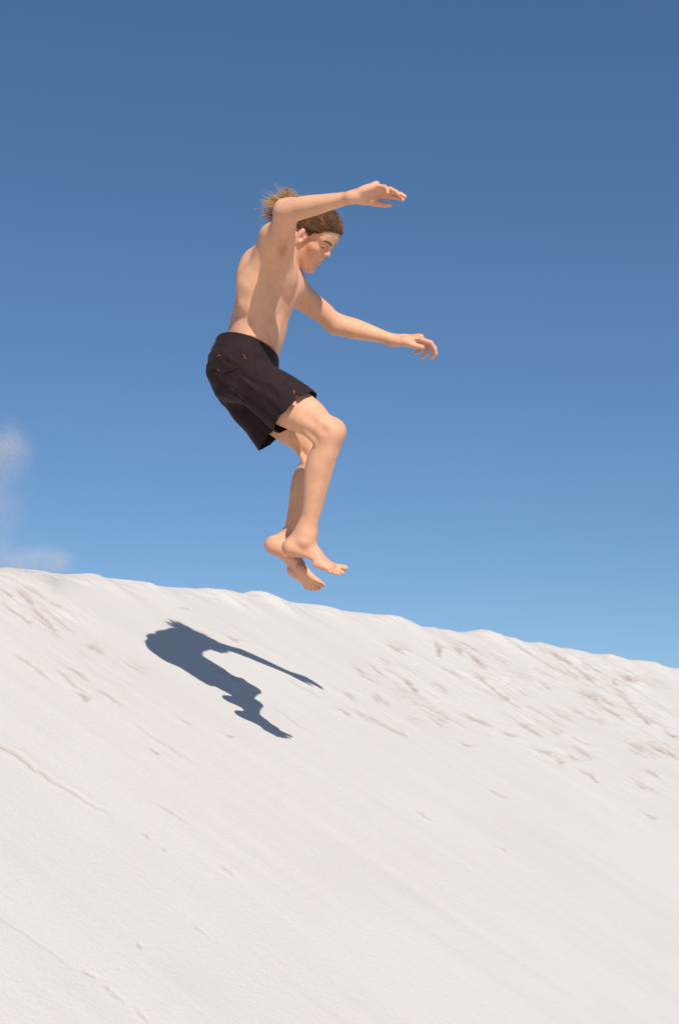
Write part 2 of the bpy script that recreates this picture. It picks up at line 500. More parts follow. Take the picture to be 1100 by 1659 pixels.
# photo px, py, length px, width px, depth m, angle deg
SCUFFS = [(0, 1203, 75, 3.0, .007, 35), (60, 1246, 90, 2.5, .005, 33), (130, 1288, 60, 2.0, .003, 31),
          (25, 988, 30, 4, .008, 45), (35, 955, 28, 5, .006, 55), (55, 985, 50, 3, .005, 42), (8, 955, 14, 3, .005, 45),
          (118, 1083, 36, 3, .005, 38), (33, 1063, 60, 2.5, .004, 38), (95, 1088, 60, 2.5, .004, 38), (128, 1123, 22, 4, .006, 40),
          (165, 1120, 40, 3, .004, 36), (140, 1045, 30, 5, .004, 30), (230, 1180, 90, 1.6, .002, 36), (262, 1200, 70, 1.5, .002, 34),
          (248, 1214, 9, 3, .006, 55), (262, 1305, 55, 2, .003, 33), (232, 1348, 14, 2.2, .004, 40), (264, 1372, 8, 2, .004, 40),
          (362, 1403, 22, 2.5, .004, 38), (315, 1496, 34, 1.8, .003, 40), (222, 1532, 9, 3, .006, 30), (138, 1574, 20, 2.2, .005, 42),
          (168, 1598, 10, 2.5, .005, 50), (182, 1608, 26, 2.2, .004, 45), (222, 1638, 26, 2.2, .004, 50), (0, 1487, 150, 2.0, .0018, 34),
          (370, 1190, 9, 3, .005, 45), (305, 1168, 9, 3, .005, 40), (295, 985, 12, 2, .003, 30), (372, 1030, 14, 4, .005, 45),
          (355, 1085, 40, 3, .003, 30), (470, 1100, 60, 2.0, .002, 33), (440, 1145, 80, 1.8, .002, 33),
          (795, 1278, 34, 2.0, .0035, 28), (752, 1203, 12, 3, .005, 40), (680, 1315, 28, 2.0, .003, 35), (812, 1374, 12, 2, .003, 38),
          (1045, 1318, 14, 3, .005, 40), (942, 1200, 7, 6, .007, 45), (885, 1216, 22, 4, .006, 35), (903, 1226, 16, 3.5, .008, 62),
          (925, 1226, 20, 2.5, .005, 20), (940, 1250, 40, 2.2, .005, 30), (1045, 1248, 26, 2.5, .004, 30), (1030, 1268, 18, 2.5, .005, 35),
          (1055, 1210, 45, 4.5, .008, 18), (1020, 1203, 26, 2.4, .005, 35), (1080, 1182, 24, 3.5, .008, 42), (640, 1088, 60, 2.6, .005, 42),
          (690, 1142, 20, 3.0, .007, 38), (720, 1162, 30, 2.0, .004, 22), (770, 1090, 60, 2.4, .005, 42), (800, 1118, 46, 2.2, .004, 38),
          (878, 1104, 14, 4, .008, 52), (812, 1068, 10, 3, .007, 50), (713, 1045, 18, 5, .005, 100), (740, 1048, 14, 5, .004, 70),
          (768, 1072, 24, 5, .004, 20), (895, 1062, 50, 4, .005, 25), (940, 1085, 34, 3, .006, 42), (985, 1095, 20, 4, .007, 50),
          (942, 1120, 34, 3, .007, 32), (1008, 1125, 40, 3, .006, 48), (1000, 1094, 34, 4, .004, 15), (970, 1140, 40, 3, .005, 35),
          (1025, 1150, 34, 3, .006, 45), (840, 1170, 40, 3, .004, 35), (818, 1186, 14, 4, .005, 40), (892, 1180, 12, 3, .005, 50),
          (600, 1078, 12, 4, .005, 20), (585, 1090, 14, 4, .004, 10), (560, 1125, 18, 4, .004, 15), (590, 1165, 60, 6, .003, 15),
          (605, 1130, 30, 5, .003, 25), (550, 1148, 22, 2.5, .005, 35), (755, 1160, 40, 3, .004, 20), (636, 1045, 20, 4, .004, 40)]

def sand_material():
    m, nt, b = new_mat('sand')
    tcn = N(nt, 'ShaderNodeTexCoord')
    vc = N(nt, 'ShaderNodeVertexColor'); vc.layer_name = 'tan'
    n1 = N(nt, 'ShaderNodeTexNoise', Scale=1.1, Detail=6.0, Roughness=0.6)
    nt.links.new(tcn.outputs['Object'], n1.inputs['Vector'])
    cr = N(nt, 'ShaderNodeValToRGB')
    cr.color_ramp.elements[0].color = (0.548, 0.496, 0.440, 1); cr.color_ramp.elements[0].position = 0.3
    cr.color_ramp.elements[1].color = (0.575, 0.525, 0.468, 1); cr.color_ramp.elements[1].position = 0.7
    nt.links.new(n1.outputs['Fac'], cr.inputs['Fac'])
    mx = N(nt, 'ShaderNodeMix'); mx.data_type = 'RGBA'
    nt.links.new(vc.outputs['Color'], mx.inputs['Factor'])
    nt.links.new(cr.outputs[0], mx.inputs['A'])
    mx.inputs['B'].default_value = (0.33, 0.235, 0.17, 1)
    # fine grain specks
    n3 = N(nt, 'ShaderNodeTexNoise', Scale=330.0, Detail=2.0, Roughness=0.8)
    nt.links.new(tcn.outputs['Object'], n3.inputs['Vector'])
    rp = N(nt, 'ShaderNodeMapRange'); rp.inputs['From Min'].default_value = 0.25; rp.inputs['From Max'].default_value = 0.75
    rp.inputs['To Min'].default_value = 0.89; rp.inputs['To Max'].default_value = 1.07
    nt.links.new(n3.outputs['Fac'], rp.inputs['Value'])
    ms = N(nt, 'ShaderNodeVectorMath'); ms.operation = 'SCALE'
    nt.links.new(mx.outputs['Result'], ms.inputs[0]); nt.links.new(rp.outputs[0], ms.inputs['Scale'])
    nt.links.new(ms.outputs[0], b.inputs['Base Color'])
    b.inputs['Roughness'].default_value = 0.95; b.inputs['Specular IOR Level'].default_value = 0.1
    b1 = N(nt, 'ShaderNodeBump', Strength=0.55, Distance=0.002)
    nt.links.new(n3.outputs['Fac'], b1.inputs['Height'])
    n4 = N(nt, 'ShaderNodeTexNoise', Scale=55.0, Detail=5.0, Roughness=0.6)
    nt.links.new(tcn.outputs['Object'], n4.inputs['Vector'])
    b2 = N(nt, 'ShaderNodeBump', Strength=0.35, Distance=0.006)
    nt.links.new(n4.outputs['Fac'], b2.inputs['Height']); nt.links.new(b1.outputs[0], b2.inputs['Normal'])
    nt.links.new(b2.outputs[0], b.inputs['Normal'])
    return m

SAND = sand_material()
build_dune()
# ------------------------------------------------------------------ jumper
AX = np.eye(3)
def hand(wr, xdir, dors, thumb_sign, curl, thumb_dir, palm_len=0.088, s=1.0, spread=1.0, width=0.076, tl=1.0):
    """wr wrist point; xdir along hand; dors back of the hand. thumb_sign: +1 when D x X is the thumb side"""
    X = norm(xdir); Dn = np.asarray(dors, float); Dn = norm(Dn - X * (Dn @ X)); T = np.cross(Dn, X) * thumb_sign
    R = np.stack([X, T, Dn])
    w = width * s
    items = []
    c = wr + X * palm_len * 0.52
    items.append((Ell(c, (palm_len * 0.60, w * 0.50, 0.0145 * s), R), 0.0))
    items.append((Ell(wr + X * palm_len * 0.80 + T * 0.002, (palm_len * 0.30, w * 0.52, 0.0125 * s), R), 0.008))
    items.append((Cap(wr - X * 0.02, wr + X * 0.03, 0.022 * s, 0.019 * s), 0.016))
    # thenar and hypothenar pads
    items.append((Ell(wr + X * 0.036 + T * w * 0.33 - Dn * 0.009, (0.036 * s, 0.016 * s, 0.015 * s), R), 0.01))
    items.append((Ell(wr + X * 0.036 - T * w * 0.30 - Dn * 0.008, (0.036 * s, 0.014 * s, 0.013 * s), R), 0.01))
    base = [(0.37, 1.00), (0.125, 1.05), (-0.12, 1.01), (-0.36, 0.92)]
    lens = [(0.042, 0.026, 0.020), (0.046, 0.030, 0.021), (0.042, 0.028, 0.020), (0.033, 0.020, 0.018)]
    rad = [0.0092, 0.0094, 0.0088, 0.0078]
    fingers = []
    for i in range(4):
        b0 = wr + X * palm_len * base[i][1] + T * w * base[i][0] + Dn * 0.001
        sp = (0.10, 0.02, -0.06, -0.14)[i] * spread
        d = norm(X + T * sp)
        side = norm(np.cross(d, Dn))
        p = b0 - d * 0.012; ang = 0
        pts = [p]; r = rad[i] * s
        fi = []
        first = True
        for j in range(3):
            ang += curl[i][j]
            dd = d * math.cos(ang) - Dn * math.sin(ang)
            q = pts[-1] + dd * (lens[i][j] * s + (0.012 if first else 0))
            fi.append((Cap(pts[-1], q, r * (1.08 - 0.10 * j), r * (0.98 - 0.11 * j)), 0.002))
            pts.append(q); first = False
        items.append((Ell(b0 + Dn * 0.003, (0.012, 0.0095, 0.009), R), 0.007))
        fingers.append(Group(fi))
    t0 = wr + X * 0.026 + T * w * 0.34 - Dn * 0.004
    tx, tt, td = thumb_dir
    td1 = norm(X * tx + T * tt + Dn * td)
    t1 = t0 + td1 * 0.042 * s * tl
    td2 = norm(td1 + X * 0.35); t2 = t1 + td2 * 0.032 * s * tl
    td3 = norm(td2 + X * 0.25 + Dn * 0.05); t3 = t2 + td3 * 0.022 * s * tl
    thumb = Group([(Cap(t0, t1, 0.0145 * s, 0.0118 * s), 0), (Cap(t1, t2, 0.0112 * s, 0.0100 * s), 0.003), (Cap(t2, t3, 0.0105 * s, 0.0082 * s), 0.002)])
    out = [(Group(items), 0.014)]
    out += [(f, 0.005) for f in fingers]
    out += [(thumb, 0.010)]
    return out

def foot(an, toe, up, outer, toe_curl, spread=0.0, s=1.0, toe_lift=None, ext=0.0):
    """an ankle joint, toe = direction heel->toes, up = dorsal, outer = little-toe side"""
    X = norm(toe); U = np.asarray(up, float); U = norm(U - X * (U @ X)); O = norm(np.asarray(outer, float) - X * (np.asarray(outer) @ X) - U * (np.asarray(outer) @ U))
    R = np.stack([X, O, U])
    g = []
    heel = an - X * 0.038 - U * 0.055
    g.append((Ell(heel, (0.032 * s, 0.029 * s, 0.030 * s), R), 0))
    g.append((Cap(an + U * 0.015, an - U * 0.035 - X * 0.012, 0.033 * s, 0.031 * s), 0.03))
    g.append((Cap(an + U * 0.055 - X * 0.020, heel + U * 0.010 - X * .002, 0.016, 0.025), 0.02))           # tendon
    g.append((Ell(an + O * 0.031 - U * 0.012, (0.014, 0.010, 0.015), R), 0.012))
    g.append((Ell(an - O * 0.031 - U * 0.005, (0.014, 0.010, 0.015), R), 0.012))
    g.append((Loft(an - X * 0.03 - U * 0.045, an + X * (0.125 + ext) - U * 0.066, U,
                   [(0, .030, .022, .028, .028), (0.3, .052, .018, .029, .030), (0.55, .042, .013, .034, .035), (0.8, .024, .013, .042, .042), (1, .017, .013, .042, .044)],
                   cap1=0.018), 0.02))
    g.append((Ell(an + X * 0.112 - O * 0.028 - U * 0.070, (0.028, 0.019, 0.015), R), 0.014))
    g.append((Ell(an + X * 0.090 + O * 0.030 - U * 0.073, (0.030, 0.015, 0.012), R), 0.014))
    out = [(Group(g), 0.03)]
    tb = [(-0.031, 0.122, 0.048, 0.0128), (-0.009, 0.130, 0.040, 0.0088), (0.008, 0.127, 0.035, 0.0082), (0.023, 0.120, 0.030, 0.0078), (0.037, 0.108, 0.026, 0.0078)]
    for i, (o, x, ln, r) in enumerate(tb):
        lift = 0 if toe_lift is None else toe_lift[i]
        p0 = an + X * (x + ext) + O * o - U * 0.068
        d1 = norm(X + O * (0.05 * (i - 1)) * (1 + spread) + U * lift)
        p1 = p0 + d1 * ln * 0.6
        d2 = norm(d1 - U * toe_curl[i])
        p2 = p1 + d2 * ln * 0.5
        out.append((Group([(Cap(p0 - d1 * 0.02, p1, r, r * 0.95), 0), (Cap(p1, p2, r * 0.97, r * 0.88), 0.003)]), 0.008))
    return out

# ---- joints (view-aligned metres)
YAW = math.radians(13)
SHR = Q(446, 402, -0.165); ELR = Q(466, 341, -0.385); WRR = Q(577, 317, -0.54)
SHL = Q(470, 466, 0.15);  ELL_ = Q(545, 524, 0.30);  WRL = Q(643, 551, 0.30)
HPR = Q(390, 614, -0.085); KNR = Q(534, 703, -0.165); ANR = Q(495, 872, -0.105)
HPL = Q(398, 626, 0.095);  KNL = Q(514, 733, 0.10);   ANL = Q(468, 880, 0.085)

TP0, TP1 = Q(393, 640, -.010), Q(457, 398, 0.0)
taxis = norm(TP1 - TP0)
FWD = np.array([math.cos(YAW), -math.sin(YAW), 0]); FWD = norm(FWD - taxis * (FWD @ taxis))
LEFT = np.cross(taxis, FWD)
HC = Q(504, 383, 0.005)
HS = 0.95

HPITCH, HYAW, HROLL = math.radians(41), math.radians(28), math.radians(3)
def head_frame():
    f = np.array([math.cos(HYAW) * math.cos(HPITCH), -math.sin(HYAW) * math.cos(HPITCH), -math.sin(HPITCH)])
    l = np.array([math.sin(HYAW), math.cos(HYAW), 0.0])
    u = np.cross(f, l)
    l2 = l * math.cos(HROLL) + u * math.sin(HROLL); u2 = np.cross(f, l2)
    return np.stack([f, l2, u2])
HR = head_frame()
def H(x, y, z): return HC + (HR[0] * x + HR[1] * y + HR[2] * z) * HS

def mirror(fn):
    return [fn(-1), fn(1)]

def build_head():
    E = lambda x, y, z, a, b, c: Ell(H(x, y, z), (a * HS, b * HS, c * HS), HR)
    it = []
    it.append((E(0.000, 0, 0.048, .094, .076, .081), 0))
    it.append((E(0.053, 0, 0.043, .048, .060, .052), 0.02))
    it.append((E(0.042, 0, -0.026, .049, .059, .066), 0.025))
    it.append((E(0.064, 0, -0.055, .030, .031, .036), 0.02))
    for s in (-1, 1):
        it.append((Cap(H(.010, s*.050, -.050), H(.070, s*.015, -.100), .018, .0145), 0.02))
        it.append((Cap(H(.005, s*.058, -.010), H(.010, s*.050, -.050), .012, .015), 0.02))
        it.append((E(.062, s*.040, -.012, .022, .018, .017), 0.022))
    it.append((E(.079, 0, -.101, .015, .019, .017), 0.014))
    for s in (-1, 1):
        it.append((Cap(H(.093, s*.010, .028), H(.076, s*.045, .033), .0095, .0085), 0.012))
    for s in (-1, 1):
        it.append((E(.098, s*.032, .013, .017, .018, .0135), 0.012, 'cut'))
    # nose
    it.append((Cap(H(.090, 0, .026), H(.106, 0, -.008), .0078, .0090), 0.010))
    it.append((E(.1085, 0, -.009, .010, .0092, .0085), 0.005))
    for s in (-1, 1):
        it.append((E(.098, s*.0125, -.012, .011, .0070, .0080), 0.004))
        it.append((E(.101, s*.0065, -.0215, .006, .0035, .0045), 0.002, 'cut'))
    it.append((E(.091, 0, -.034, .009, .014, .014), 0.010))
    # lids and eyeballs
    for s in (-1, 1):
        it.append((Ell(H(.081, s*.031, .012), (.0135, .0150, .0125), HR), 0.003))
        it.append((Cap(H(.0945, s*.020, .008), H(.0875, s*.044, .009), .0012, .0012), 0.002, 'cut'))
    # lips
    for s in (-1, 1):
        it.append((Cap(H(.0965, 0, -.0560), H(.084, s*.023, -.0610), .0060, .0030), 0.006))
        it.append((Cap(H(.0945, 0, -.0690), H(.084, s*.021, -.0645), .0068, .0030), 0.006))
        it.append((Cap(H(.1035, 0, -.0622), H(.087, s*.026, -.0625), .0018, .0012), 0.003, 'cut'))
    it.append((E(.100, 0, -.082, .008, .018, .006), 0.008, 'cut'))
    # ears
    for s in (-1, 1):
        ex = norm(HR[0] * 0.84 + HR[1] * s * -0.54 + HR[2] * 0.0); ez = norm(HR[2] - HR[0] * 0.30); ey = np.cross(ez, ex); ez = np.cross(ex, ey)
        ER = np.stack([ex, ey, ez]); o = H(.010, s * .0815, .000)
        outd = ey if (ey @ HR[1]) * s > 0 else -ey
        g = [(Ell(o, (.0205, .0075, .030), ER), 0),
             (Ell(o + outd * .007 + ex * .002 + ez * .000, (.0115, .0055, .019), ER), 0.003, 'cut'),
             (Cap(o + outd * .003 - ex * .006 + ez * .012, o + outd * .003 - ex * .006 - ez * .008, .0040, .0035), 0.003),
             (Ell(o + outd * .006 + ex * .003 - ez * .007, (.007, .008, .008), ER), 0.003, 'cut'),
             (Ell(o + outd * .002 + ex * .004 - ez * .024, (.009, .0055, .009), ER), 0.004),
             (Ell(o + outd * .002 + ex * .013 - ez * .003, (.005, .004, .007), ER), 0.004)]
        it.append((Group2(g), 0.006))
    return Group2(it)

class Group2(Group):
    """a group usable as a primitive inside another group"""
    def __call__(s, P):
        D = np.full(P.shape[:-1], 0.2, np.float32)
        for i in s.items:
            d = i[0](P)
            D = smax(D, -d, i[1]) if len(i) > 2 else smin(D, d, i[1])
        return D

H_VOX = 0.003
def build_body():
    pts = np.array([SHR, ELR, WRR, SHL, ELL_, WRL, KNR, ANR, KNL, ANL, HC])
    lo = np.array([Q(352, 700)[0], -0.68 + DIST, Q(500, 962, 0.25)[2]])
    hi = np.array([Q(715, 500, 0.35)[0], 0.42 + DIST, Q(500, 285, -0.4)[2]])
    lo[0] = Q(330, 600)[0]
    G = Grid(lo, hi, H_VOX)
    T = lambda t: TP0 + (TP1 - TP0) * t
    def tp(t, f, l): return T(t) + FWD * f + LEFT * l       # torso point
    TR = np.stack([FWD, LEFT, taxis])
    # trunk
    torso = [(Loft(TP0, TP1, FWD, [
        (-0.02, .085, .095, .150, .150), (0.12, .095, .118, .162, .162), (0.33, .080, .106, .142, .136), (0.45, .080, .103, .142, .132),
        (0.60, .092, .108, .148, .148), (0.74, .101, .114, .158, .158), (0.88, .080, .098, .145, .145), (1.0, .048, .056, .095, .095)],
        cap0=0.06, cap1=0.04), 0)]
    # ribcage edge, pecs, scapulae, spine groove, lats, abdomen
    torso += [(Ell(tp(.79, .060, -.070), (.043, .070, .056), TR), .03), (Ell(tp(.79, .062, .075), (.045, .078, .058), TR), .03)]
    torso += [(Ell(tp(.77, -.080, -.085), (.032, .055, .080), TR), .03), (Ell(tp(.77, -.080, .085), (.032, .055, .080), TR), .03)]
    torso += [(Ell(tp(.70, -.030, -.130), (.055, .035, .12), TR), .03), (Ell(tp(.70, -.030, .130), (.055, .035, .12), TR), .03)]
    torso += [(Cap(tp(.30, -.128, 0), tp(.95, -.135, 0), .010, .010), .03, 'cut')]
    torso += [(Cap(tp(.30, -.088, -.030), tp(.62, -.092, -.034), .018, .020), .02), (Cap(tp(.30, -.088, .030), tp(.62, -.092, .034), .018, .020), .02)]
    torso += [(Cap(tp(.66, .118, 0), tp(.90, .112, 0), .006, .006), .03, 'cut')]
    torso += [(Ell(tp(.42, .066, -.03), (.022, .035, .07), TR), .03), (Ell(tp(.42, .066, .03), (.022, .035, .07), TR), .03)]
    G.add_group(Group(torso), 0)
    # shoulders and neck
    G.add(Cap(tp(.91, -.015, -.06), SHR + np.array([-.002, 0.02, .0]), .050, .050), .05)
    G.add(Cap(tp(.92, -.02, .06), SHL, .050, .050), .05)
    NB0 = Q(459, 404, 0.0); NB1 = H(-.018, 0, -.045)
    G.add(Loft(NB0, NB1, FWD, [(-.1, .058, .050, .066, .066), (.35, .055, .052, .060, .060), (1, .052, .052, .055, .055)]), .045)
    G.add(Cap(tp(.91, -.015, -.06), H(-.050, -.02, -.02), .026, .026), .05)
    G.add(Cap(tp(.93, -.035, .06), H(-.050, .02, -.02), .030, .026), .05)
    G.add_group(build_head(), .02)

    # near (right) arm
    def arm(sh, el, wr, front, fside, elb):
        g = []
        g.append((Loft(sh, el, front, [(-.05, .050, .052, .050, .050), (.12, .052, .054, .054, .054), (.4, .048, .044, .043, .043), (.65, .046, .042, .041, .041), (.88, .038, .039, .041, .041), (1, .035, .037, .039, .039)]), 0))
        return g
    upf = norm(np.array([1.0, -0.2, -0.3]))
    G.add_group(Group([(Loft(SHR, ELR, upf, [(-.05, .054, .052, .048, .048), (.15, .058, .050, .052, .052), (.45, .054, .045, .045, .045), (.7, .047, .043, .042, .042), (.9, .040, .040, .041, .041), (1, .036, .038, .040, .040)]), 0),
                       (Ell(SHR + (ELR - SHR) * .16 + np.array([-.012, -.01, .028]), (.050, .055, .042)), .03)]), .045)
    # armpit folds: pectoral in front, latissimus behind
    G.add(Cap(tp(.76, .060, -.080), SHR + (ELR - SHR) * .25 + upf * .018, .034, .028), .04)
    G.add(Cap(tp(.68, -.030, -.140), SHR + (ELR - SHR) * .18 - upf * .022, .036, .028), .045)
    G.add(Ell(Q(456, 412, -.245), (.018, .03, .026)), .03, mode='cut')
    faR = norm(np.array([0.05, -0.35, 1.0]))
    G.add_group(Group([(Loft(ELR, WRR, faR, [(-.04, .036, .036, .040, .040), (.10, .040, .040, .046, .046), (.30, .038, .038, .045, .045), (.6, .029, .030, .037, .037), (.85, .022, .023, .030, .030), (1.0, .020, .021, .029, .029)]), 0),
                       (Ell(ELR + np.array([-.020, 0.0, .006]), (.024, .026, .028)), .015)]), .03)
    for g, k in hand(WRR, np.array([.96, .10, .30]), np.array([-.1, .62, .78]), 1,
                     [(0.35, .30, .25), (.42, .38, .28), (.55, .50, .35), (.72, .65, .42)], (.85, .40, -.35), palm_len=.081, spread=1.2, s=.95, width=.072):
        G.add_group(g, k)
    # far (left) arm
    lf = norm(np.array([0.5, -0.3, 0.8]))
    G.add_group(Group([(Loft(SHL, ELL_, lf, [(-.08, .050, .052, .050, .050), (.15, .053, .053, .050, .050), (.45, .047, .045, .042, .042), (.7, .044, .041, .040, .040), (.9, .037, .038, .041, .041), (1, .034, .036, .040, .040)]), 0)]), .04)
    G.add_group(Group([(Loft(ELL_, WRL, norm([.2, -.2, 1]), [(-.05, .035, .035, .038, .038), (.12, .040, .041, .043, .043), (.32, .040, .041, .043, .043), (.6, .031, .032, .036, .036), (.85, .023, .025, .030, .030), (1.0, .021, .022, .029, .029)]), 0),
                       (Ell(ELL_ + np.array([-.006, -.01, -.012]), (.030, .032, .030)), .015)]), .025)
    for g, k in hand(WRL, np.array([.985, -.02, .13]), np.array([-.1, -.22, .97]), -1,
                     [(.45, .65, .40), (.62, .80, .5), (.85, 1.0, .6), (1.0, 1.1, .7)], (.86, .42, -.50), palm_len=.092, spread=1.0, s=1.07, tl=.78):
        G.add_group(g, k)

    # legs
    def leg(hp, kn, an, side):
        th = norm(kn - hp); shn = norm(an - kn)
        fr = norm(np.cross(np.array([0, 1.0, 0]), th)); fr = fr if fr[0] > 0 else -fr
        g = [(Loft(hp, kn, fr, [(-.05, .085, .085, .078, .078), (.2, .096, .085, .080, .080), (.5, .094, .074, .074, .074), (.72, .082, .060, .062, .062), (.88, .062, .050, .054, .054), (1.0, .050, .045, .051, .051)], cap1=.04), 0)]
        g.append((Ell(kn + fr * .018 + th * .016, (.034, .038, .038)), .035))
        g.append((Ell(hp + (kn - hp) * .74 + fr * .022 + np.array([0, side * .03, 0]), (.05, .026, .040)), .04))
        fs = norm(th - shn * (th @ shn))
        g.append((Loft(kn, an, fs, [(-.04, .046, .040, .048, .048), (.10, .048, .046, .050, .050), (.28, .042, .062, .053, .053), (.45, .038, .058, .049, .049), (.65, .035, .042, .040, .040), (.85, .031, .033, .033, .033), (1.0, .033, .034, .034, .034)], cap1=.03), .022))
        # hamstring tendons and the patellar ligament
        for o in (-.03, .03):
            g.append((Cap(hp + (kn - hp) * .80 - fr * .040 + np.array([0, o, 0]), kn + shn * .05 - fs * .032 + np.array([0, o, 0]), .011, .010), .014))
        g.append((Cap(kn + fs * .038 + shn * .01, kn + fs * .036 + shn * .07, .012, .010), .012))
        g.append((Cap(kn + fs * .034 + shn * .07, an + fs * .014, .010, .010), .012))
        return Group(g)
    GR, GL = leg(HPR, KNR, ANR, -1), leg(HPL, KNL, ANL, 1)
    G.add_group(GR, .03)
    G.add(Cap(Q(488, 670, -.232), Q(524, 697, -.228), .007, .008), .024, mode='cut')
    G.add_group(GL, .004)
    for g, k in foot(ANR, np.array([.93, -.12, -.36]), np.array([.36, -.12, .93]), np.array([0, -1, -.1]), [.0, .2, .25, .3, .3], s=1.05, toe_lift=[.26, .0, -.16, -.20, -.22]):
        G.add_group(g, k)
    for g, k in foot(ANL, np.array([.75, -.06, -.66]), np.array([.52, .58, .62]), np.array([-.3, 1, -.5]), [.05, .15, .2, .25, .3], s=1.04, ext=.030, toe_lift=[.10, 0, -.05, -.1, -.1]):
        G.add_group(g, k)
    print('grid', G.n)
    return G



# ---- shorts (modelled as a thin shell, open at waist and both hems)
def plane_d(P, pt, n): return (P - np.asarray(pt, np.float32)) @ np.asarray(norm(n), np.float32)

SH_N0, SH_N1 = Q(396, 612, -.080), Q(492, 677, -.150)
SH_F0, SH_F1 = Q(397, 612, .080), Q(455, 698, .085)
def shorts_parts():
    hips = Loft(Q(399, 535, -.008), Q(396, 640, -.008), FWD, [(0, .104, .100, .138, .138), (.20, .108, .112, .146, .142), (.45, .122, .132, .172, .172), (.75, .110, .130, .172, .172), (1.0, .085, .105, .160, .160)], cap1=.035)
    ffn = np.array([.5, -.1, .85]); fff = np.array([.7, -.05, .7])
    near = Loft(SH_N0, SH_N1, ffn, [(-.2, .095, .075, .090, .090), (.3, .100, .086, .092, .092), (.75, .103, .104, .094, .094), (1.3, .105, .112, .098, .098)])
    far = Loft(SH_F0, SH_F1, fff, [(-.2, .100, .124, .092, .092), (.3, .100, .126, .094, .094), (.75, .098, .115, .096, .096), (1.35, .098, .116, .100, .100)])
    return hips, near, far
# hem planes: through photo points of each hem
def hem_plane(a, b, c):
    n = np.cross(b - a, c - a); n = norm(n); return (a, n if n[0] > 0 else -n)
HEM_N = hem_plane(Q(506, 638, -.15), Q(447, 700, -.13), Q(485, 681, -.04))
HEM_F = hem_plane(Q(420, 730, .085), Q(482, 668, .10), Q(455, 703, .175))
WAIST = (Q(399, 566, 0), norm([.20, .27, .94]))

def build_shorts(root):
    hips, near, far = shorts_parts()
    lo = np.array([Q(330, 600)[0], DIST - .36, Q(480, 742, .2)[2] - .01]); hi = np.array([Q(520, 600, -.3)[0] + .02, DIST + .34, Q(400, 535)[2]])
    G = Grid(lo, hi, .0023)
    P = G.pts(tuple(slice(0, n) for n in G.n)).astype(np.float32)
    h, n_, f_ = hips(P), near(P), far(P)
    # folds: pulled from the crotch and hip towards the hems
    nz = VNoise(5); nz2 = VNoise(6)
    ax = norm(SH_N1 - SH_N0); pr = norm(np.cross(ax, [0, 1, 0]))
    u = (P @ ax.astype(np.float32)); v = (P @ pr.astype(np.float32)); w = P[..., 1]
    near_m = np.minimum(np.minimum(h, n_), f_) < .02
    fold = np.zeros(h.shape, np.float32)
    uu, vv, ww = u[near_m], v[near_m], w[near_m]
    warp = .06 * nz2(uu * 7, vv * 7, ww * 7)
    fo = nz(uu * 5, (vv + warp) * 26, ww * 9) + .5 * nz(uu * 11 + 4, (vv + warp) * 50, ww * 20)
    fo2 = np.abs(nz2((uu + vv) * 14, (vv + warp) * 20, ww * 6))
    fold[near_m] = .0052 * fo - .0022 * np.maximum(.30 - fo2, 0) / .30
    wz = np.clip(-plane_d(P, *WAIST) / .05, .15, 1)
    fold *= wz
    full = smin(smin(h, n_, .03), f_, .03) + fold
    nc = smax(n_, plane_d(P, *HEM_N), .004); fc = smax(f_, plane_d(P, *HEM_F), .004)
    hc = np.maximum(h, plane_d(P, *WAIST))
    hc = smax(hc, np.minimum(plane_d(P, HEM_N[0] - HEM_N[1] * .004, HEM_N[1]), 1.0), .004)
    hc = smax(hc, plane_d(P, HEM_F[0] + HEM_F[1] * .02, HEM_F[1]), .004)
    out = smin(smin(hc, nc, .03), fc, .03) + fold
    out = np.maximum(out, plane_d(P, *WAIST))
    shell = np.maximum(out, -(full + .0060))
    # rounded split at the outer hem
    sp = np.minimum(Cap(Q(482, 645, -.19), Q(477, 637, -.26), .0085, .0070)(P), Cap(Q(490, 652, -.19), Q(482, 643, -.26), .016, .009)(P))
    shell = smax(shell, -sp, .003)
    G.D = shell
    V, F = G.mesh(relax=2)
    ob = add_part('shorts', V, F, CLOTH, root)
    G.out = out
    return ob, G, (hips, near, far)

def tuck_body(G, prims):
    """keep the skin a finger's breadth inside the cloth wherever the cloth covers it"""
    lo = np.min([p.lo for p in prims], 0); hi = np.max([p.hi for p in prims], 0)
    sl = G.box(lo, hi, 0.0)
    P = G.pts(sl)
    h, n_, f_ = (p(P) for p in prims)
    full = smin(smin(h, n_, .03), f_, .03)
    inside = np.maximum(np.minimum(plane_d(P, HEM_N[0], HEM_N[1]), plane_d(P, HEM_F[0], HEM_F[1])), plane_d(P, *WAIST))
    lim = np.where(inside < 0.0, full + .0075, -1.0)
    G.D[sl] = np.maximum(G.D[sl], lim)

def trilin(G, p):
    q = (np.asarray(p) - G.lo) / G.h
    i = np.floor(q).astype(int)
    if (i < 0).any() or (i >= G.n - 1).any(): return .1
    f = q - i; r = 0
    for a in (0, 1):
        for b in (0, 1):
            for c in (0, 1):
                r += G.D[i[0]+a, i[1]+b, i[2]+c] * (f[0] if a else 1-f[0]) * (f[1] if b else 1-f[1]) * (f[2] if c else 1-f[2])
    return r
def surf(G, u, v, d0=-.6, d1=.5):
    """first surface point of G seen through photo pixel (u, v), with its normal"""
    d = d0
    while d < d1:
        if trilin(G, Q(u, v, d)) < 0: break
        d += .002
    a, b = d - .002, d
    for _ in range(12):
        m = (a + b) / 2
        if trilin(G, Q(u, v, m)) < 0: b = m
        else: a = m
    p = Q(u, v, b); e = .004
    n = np.array([trilin(G, p + np.eye(3)[k] * e) - trilin(G, p - np.eye(3)[k] * e) for k in range(3)])
    return p, norm(n)

